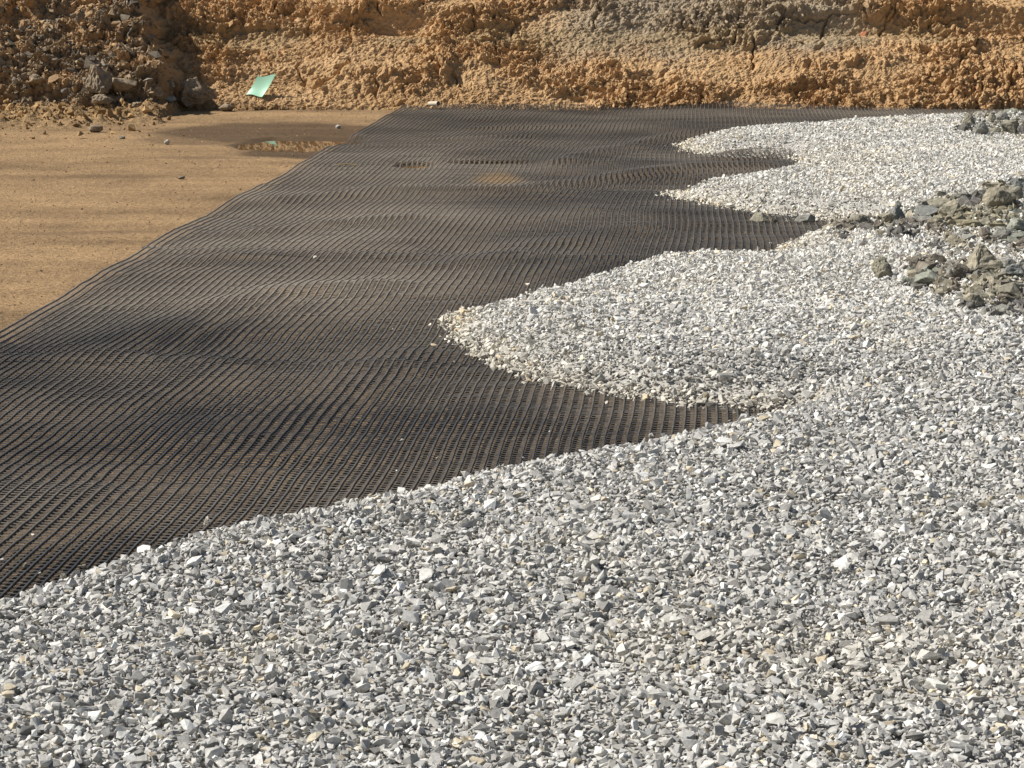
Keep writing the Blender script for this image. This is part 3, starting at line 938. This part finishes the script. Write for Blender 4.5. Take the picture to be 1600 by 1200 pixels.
# ---- rocks and clods in front of the left mound
LEFT = [
 (300, 141, 50, 42, 'b', 'dclod', 'big angular brown boulder with a black shaded right side at the mound corner', 'boulder', 'boulder'),
 (160, 121, 48, 40, 'b', 'dclod', 'large grey-brown boulder in the middle of the spoil apron', 'boulder', 'boulder'),
 (192, 130, 40, 20, 'a', 'dclod', 'low grey rock leaning on the right side of the large grey-brown boulder', 'rock', 'rock'),
 (148, 188, 24, 13, 'r', 'dclod', 'rounded brown rock lying alone at the front of the spoil apron', 'rock', 'rock'),
 (216, 166, 24, 15, 'c', 'dclod', 'dark crumbly clod with a long shadow on the apron', 'clod', 'clod'),
 (154, 166, 36, 16, 'c', 'dclod', 'broad dark clod directly below the large grey-brown boulder', 'clod', 'clod'),
 (120, 174, 18, 12, 'c', 'clod', 'tan clod left of the broad dark clod', 'clod', 'clod'),
 (356, 168, 27, 13, 'a', 'dclod', 'flat grey-brown rock on smooth clay below the green sheet', 'rock', 'rock'),
 (267, 134, 20, 16, 'r', 'tan', 'pale tan rock tucked against the left side of the big angular boulder', 'rock', 'rock'),
 (247, 144, 22, 17, 'a', 'dclod', 'brown rock left of the pale tan rock', 'rock', 'rock'),
 (263, 154, 22, 8, 's', 'pale', 'flat pale slab at the left foot of the big angular boulder', 'rock', 'rock'),
 (25, 124, 10, 11, 'r', 'pale', 'small pale upright stone at the far left of the apron', 'rock', 'rock'),
 (58, 120, 22, 13, 'c', 'dclod', 'dark clod near the left picture edge, beside the pale upright stone', 'clod', 'clod'),
 (98, 140, 14, 8, 'a', 'brown', 'small brown stone on the apron with a short shadow', 'rock', 'rock'),
 (260, 222, 9, 8, 'r', 'white', 'small white stone on the dry edge of the damp clay', 'pebble', 'pebble'),
 (528, 198, 9, 6, 'r', 'white', 'small white stone on the damp clay near the geogrid corner', 'pebble', 'pebble'),
 (282, 278, 12, 5, 'a', 'brown', 'dark twig-like clod on the dry clay floor', 'clod', 'clod'),
 (190, 215, 10, 4, 's', 'brown', 'flat brown chip on clay in front of the apron', 'clod', 'clod')]
for (px, py, w, h, s, c, lab, nm, cat) in LEFT:
    place(px, py, w, h, s, c, lab, name=nm, cat=cat, group='rocks and clods in front of the left spoil mound')

# ---- loose gravel stones lying on the geogrid
LOOSE = [(308, 688, 8, 6, 'white', 'single white gravel stone on the near geogrid, left of the middle'), (628, 688, 9, 6, 'white', 'single white gravel stone on the geogrid above the near slope crest'),
         (683, 716, 6, 5, 'pale', 'tiny pale stone on the geogrid just above the near gravel crest'), (1017, 681, 9, 9, 'white', 'white stone on the geogrid in the narrow wedge by the gravel crest'),
         (697, 494, 11, 9, 'white', 'larger white stone lying loose beyond the tip of the big lobe'), (724, 482, 8, 5, 'pale', 'small flat pale stone above the big lobe tip'),
         (738, 476, 6, 7, 'tan', 'small tan upright stone above the big lobe tip'), (686, 511, 6, 5, 'pale', 'tiny pale stone left of the big lobe tip'),
         (492, 402, 7, 5, 'white', 'small white stone alone on the middle of the geogrid'), (98, 902, 12, 13, 'pale', 'upright pale stone at the near gravel edge on the left'),
         (131, 886, 8, 8, 'tan', 'tan stone standing at the near gravel edge, right of an upright pale one'), (219, 857, 9, 7, 'brown', 'reddish brown stone on the near gravel edge'),
         (62, 896, 6, 5, 'white', 'tiny white stone on the geogrid in the lower left corner'), (40, 882, 7, 6, 'tan', 'tiny tan stone on the geogrid near the left picture edge'),
         (1330, 368, 0, 0, '', '')]
for (px, py, w, h, c, lab) in LOOSE[:-1]:
    x, y = bp(px, py + h / 2)
    zz = float(mat_z(np.array([x]), np.array([y]))[0]) + .003
    place(px, py, w, h, 'a', c, lab, name='gravel_stone', cat='stone', group='loose gravel stones on the geogrid', surf=zz)
# one tall stone standing up on the crest of the near slope
place(323, 816, 15, 24, 'a', 'white', 'tall white stone standing up on the crest of the near gravel slope', name='gravel_stone', cat='stone', zoff=.0)

# ------------------------------------------------------------------ clods on the bank and apron (nobody could count them)
Vs, Fs, Cs = [], [], []; off = 0
inb = (np.abs(BX) < 5.6) & (BS > .03) & (BS < 2.3)
ii = np.nonzero(inb.ravel())[0]
clump = np.clip(.08 + .9 * clumpy ** 1.5 + .8 * mound, .05, 2).ravel()[ii]
clump *= np.where(face[..., 0].ravel()[ii] > .5, .25, 1) * np.where(BS.ravel()[ii] < .18, 1.8, 1)
pr = clump / clump.sum()
NC = 60000
sel = RNG.choice(ii, NC, p=pr)
P = BANKV.reshape(-1, 3)[sel] + RNG.normal(size=(NC, 3)) * .004
size = np.clip(.0075 * np.exp(RNG.normal(size=NC) * .68), .0035, .055) * (1 + .6 * mound.ravel()[sel])
cb = bc.reshape(-1, 3)[sel] * RNG.uniform(.85, 1.12, size=(NC, 1))
mm = (mound.ravel()[sel] > .5) & (RNG.random(NC) < .4)
cb[mm] = np.array((.25, .21, .16)) * RNG.uniform(.4, 1.4, size=(mm.sum(), 1))
add(*scatter(SH_FAR, P, size, cb, .9))
# apron and floor
a = RNG.uniform(-5.6, -2.9, 9000); b2 = RNG.uniform(17.3, 20.4, 9000)
k = RNG.random(9000) < apron(a, b2) * .8 + .03
a, b2 = a[k], b2[k]; n_ = len(a)
size = np.clip(.011 * np.exp(RNG.normal(size=n_) * .7), .003, .06)
cb = np.array((.42, .27, .125)) * RNG.uniform(.6, 1.15, size=(n_, 1))
add(*scatter(SH_NEAR, np.stack([a, b2, ground_z(a, b2) + size * .25], 1), size, cb, .9))
a = RNG.uniform(-5.8, 1.0, 22000); b2 = RNG.uniform(8.5, 20.4, 22000)
k = (a < mat_edge_x(b2) - .02) & (np.abs(a) < .24 * b2 + .6) & (pud_mask(a, b2, 1.3) <= 0); a, b2 = a[k], b2[k]; n_ = len(a)
size = np.clip(.0035 * np.exp(RNG.normal(size=n_) * .5), .0015, .012)
cb = np.array((.42, .27, .14)) * RNG.uniform(.4, 1.5, size=(n_, 1))
add(*scatter(SH_FAR, np.stack([a, b2, ground_z(a, b2) + size * .2], 1), size, cb, .8))
rub = mesh_np('soil_rubble', np.concatenate(Vs), np.concatenate(Fs), M_CLOD, np.concatenate(Cs), 'FACE')
tag(rub, 'loose crumbs and small clods of tan soil strewn over the bank and clay floor', 'soil crumbs', kind='stuff')

# chips between the rocks of the heaps
Vs, Fs, Cs = [], [], []; off = 0
for (px, py, w, h, s, c, lab) in ROCKS:
    if px < 1300 or py < 280 and px < 1500 or lab.startswith('rounded olive rock standing') or py > 500: continue
    nn = int(8 + w * 1.6)
    qx = px + RNG.normal(size=nn) * w * .5; qy = py + h * .1 + RNG.normal(size=nn) * h * .4
    pts = np.array([bp(u_, v_, .14) for u_, v_ in zip(qx, qy)])
    zz = np.array([surf_z(*p) for p in pts])
    size = np.clip(.019 * np.exp(RNG.normal(size=nn) * .45), .006, .05)
    base = np.array(ROCKC[c])
    cb = base * RNG.uniform(.7, 1.35, size=(nn, 1))
    add(*scatter(SH_NEAR, np.column_stack([pts, zz + .012]), size, cb, .6))
chips = mesh_np('rock_chips', np.concatenate(Vs), np.concatenate(Fs), M_ROCK, np.concatenate(Cs), 'FACE')
tag(chips, 'small broken chips of olive and dark rock filling between the rocks of the heaps', 'rock chips', kind='stuff')

# ------------------------------------------------------------------ green sheet, pipe, brick chip, strands
qa = bank_at(384, 146)[1] - .02; qb = bank_at(409, 149)[1] - .05
cA = at_depth(384, 146, qa); cB = at_depth(409, 149, qb); cC = at_depth(431, 117, qb + .05); cD = at_depth(402, 119, qa + .05)
nu_, nv_ = 10, 10
top, bot = [], []
for i in range(nu_ + 1):
    for j in range(nv_ + 1):
        s, t = i / nu_, j / nv_
        p = (cA * (1 - s) + cB * s) * (1 - t) + (cD * (1 - s) + cC * s) * t
        p = p + np.array((0, -.4, .6)) * (-.045 * math.sin(math.pi * (.15 + .85 * t)) * (1 - .4 * s)) + np.array((0, 0, .008 * math.sin(5 * s + 3 * t)))
        top.append(p)
top = np.array(top); bot = top + np.array((0, .004, -.003))
f = grid_faces(nu_ + 1, nv_ + 1); nv0 = len(top)
ring = [i * (nv_ + 1) for i in range(nu_ + 1)] + [nu_ * (nv_ + 1) + j for j in range(1, nv_ + 1)] + [i * (nv_ + 1) + nv_ for i in range(nu_ - 1, -1, -1)] + [j for j in range(nv_ - 1, 0, -1)]
side = np.array([[ring[i], ring[(i + 1) % len(ring)], ring[(i + 1) % len(ring)] + nv0, ring[i] + nv0] for i in range(len(ring))])
M_GREEN = mat_plain('mint_plastic', (.42, .74, .53), .4, .5, .12, 6)
o = mesh_np('plastic_sheet', np.concatenate([top, bot]), [f, f[:, ::-1] + nv0, side], M_GREEN, smooth=False)
tag(o, 'curved mint green plastic sheet leaning against the foot of the earth bank', 'plastic sheet')


def tube(name, pts, r, mat, seg=8, hollow=0.0):
    pts = [Vector(p) for p in pts]
    bm = bmesh.new(); rings = []
    radii = [r] if not hollow else [r, r * hollow]
    for rad in radii:
        rr = []
        for i, p in enumerate(pts):
            d = (pts[min(i + 1, len(pts) - 1)] - pts[max(i - 1, 0)]).normalized()
            a = d.orthogonal().normalized(); b_ = d.cross(a)
            rr.append([bm.verts.new(p + (a * math.cos(2 * math.pi * k / seg) + b_ * math.sin(2 * math.pi * k / seg)) * rad) for k in range(seg)])
        rings.append(rr)
    for rr in rings:
        for i in range(len(pts) - 1):
            for k in range(seg):
                bm.faces.new((rr[i][k], rr[i][(k + 1) % seg], rr[i + 1][(k + 1) % seg], rr[i + 1][k]))
    if hollow:
        for e in (0, -1):
            for k in range(seg):
                bm.faces.new((rings[0][e][k], rings[0][e][(k + 1) % seg], rings[1][e][(k + 1) % seg], rings[1][e][k]))
    else:
        bm.faces.new(rings[0][0]); bm.faces.new(rings[0][-1])
    bmesh.ops.recalc_face_normals(bm, faces=bm.faces)
    me = bpy.data.meshes.new(name); bm.to_mesh(me); bm.free()
    me.materials.append(mat)
    o = bpy.data.objects.new(name, me); C.objects.link(o)
    return o


M_WHITE = mat_plain('dirty_white_plastic', (.56, .49, .37), .7, .3, .3, 40)
p0 = at_depth(671, 162, 20.14); p1 = at_depth(685, 161.5, 20.02)
mid = .5 * (p0 + p1)
o = tube('pipe_stub', [p0, mid, p1],   .021, M_WHITE, 16, .82)
tag(o, 'short dirty white pipe stub lying at the foot of the bank above the geogrid', 'pipe')

bq = bank_at(1348, 53)
o = make_rock('brick_chip', .06, .05, .055, 'a', (.50, .21, .11), 91)
o.location = (bq[0], bq[1] - .03, bq[2] - .02)
tag(o, 'orange brick fragment stuck in the upper cut face of the bank', 'brick')

M_STRAND = mat_plain('black_strand', (.03, .03, .03), .5, .5, .2, 30)
STR = [((1180, 334), (1199, 300), 'long thin black strand sticking up out of the flat olive rock toe'), ((1226, 352), (1232, 328), 'short thin black strand rising just right of the flat olive rock'),
       ((1150, 250), (1138, 232), 'thin black strand on the far gravel lobe, bent to the left')]
for (a_, b_, lab) in STR:
    x, y = bp(*a_); z = surf_z(x, y)
    q0 = np.array((x, y, z)); q1 = at_depth(b_[0], b_[1], y + .05)
    qm = .5 * (q0 + q1) + np.array((.006, 0, 0))
    o = tube('loose_strand', [q0, qm, q1], .0022, M_STRAND, 6)
    tag(o, lab, 'strand', 'loose black strands from the geogrid')

x, y = bp(560, 266); z = float(mat_z(np.array([x]), np.array([y]))[0]) + .012
x2, y2 = bp(523, 267)
o = tube('straw', [(x2, y2, z + .006), (.5 * (x + x2), .5 * (y + y2) + .01, z + .012), (x, y, z)], .004, mat_plain('dry_straw', (.50, .38, .19), .8, .2, .15, 40), 6)
tag(o, 'pale dry straw lying across the geogrid left of the small brown puddles', 'straw')

# ------------------------------------------------------------------ light
SUN_EL = math.radians(46)
to_sun = Vector((-.99, .07, 0)).normalized()
az = math.atan2(to_sun.x, to_sun.y)
sd = Vector((to_sun.x * math.cos(SUN_EL), to_sun.y * math.cos(SUN_EL), math.sin(SUN_EL)))
sl = bpy.data.lights.new('sun', 'SUN'); sl.energy = 5.0; sl.angle = math.radians(.53); sl.color = (1, .955, .88)
so = bpy.data.objects.new('sun', sl); C.objects.link(so)
so.rotation_euler = (-sd).to_track_quat('-Z', 'Y').to_euler()
so.location = (-8, 8, 12)
w = bpy.data.worlds.new('World'); bpy.context.scene.world = w; w.use_nodes = True
nt = w.node_tree
sky = nt.nodes.new('ShaderNodeTexSky'); sky.sky_type = 'NISHITA'; sky.sun_disc = False
sky.sun_elevation = SUN_EL; sky.sun_rotation = az; sky.dust_density = 1.0
bg = nt.nodes['Background']; bg.inputs['Strength'].default_value = .05
nt.links.new(sky.outputs[0], bg.inputs['Color'])
sc = bpy.context.scene
sc.view_settings.view_transform = 'Standard'; sc.view_settings.look = 'None'; sc.view_settings.exposure = 0.25; sc.view_settings.gamma = 1.0
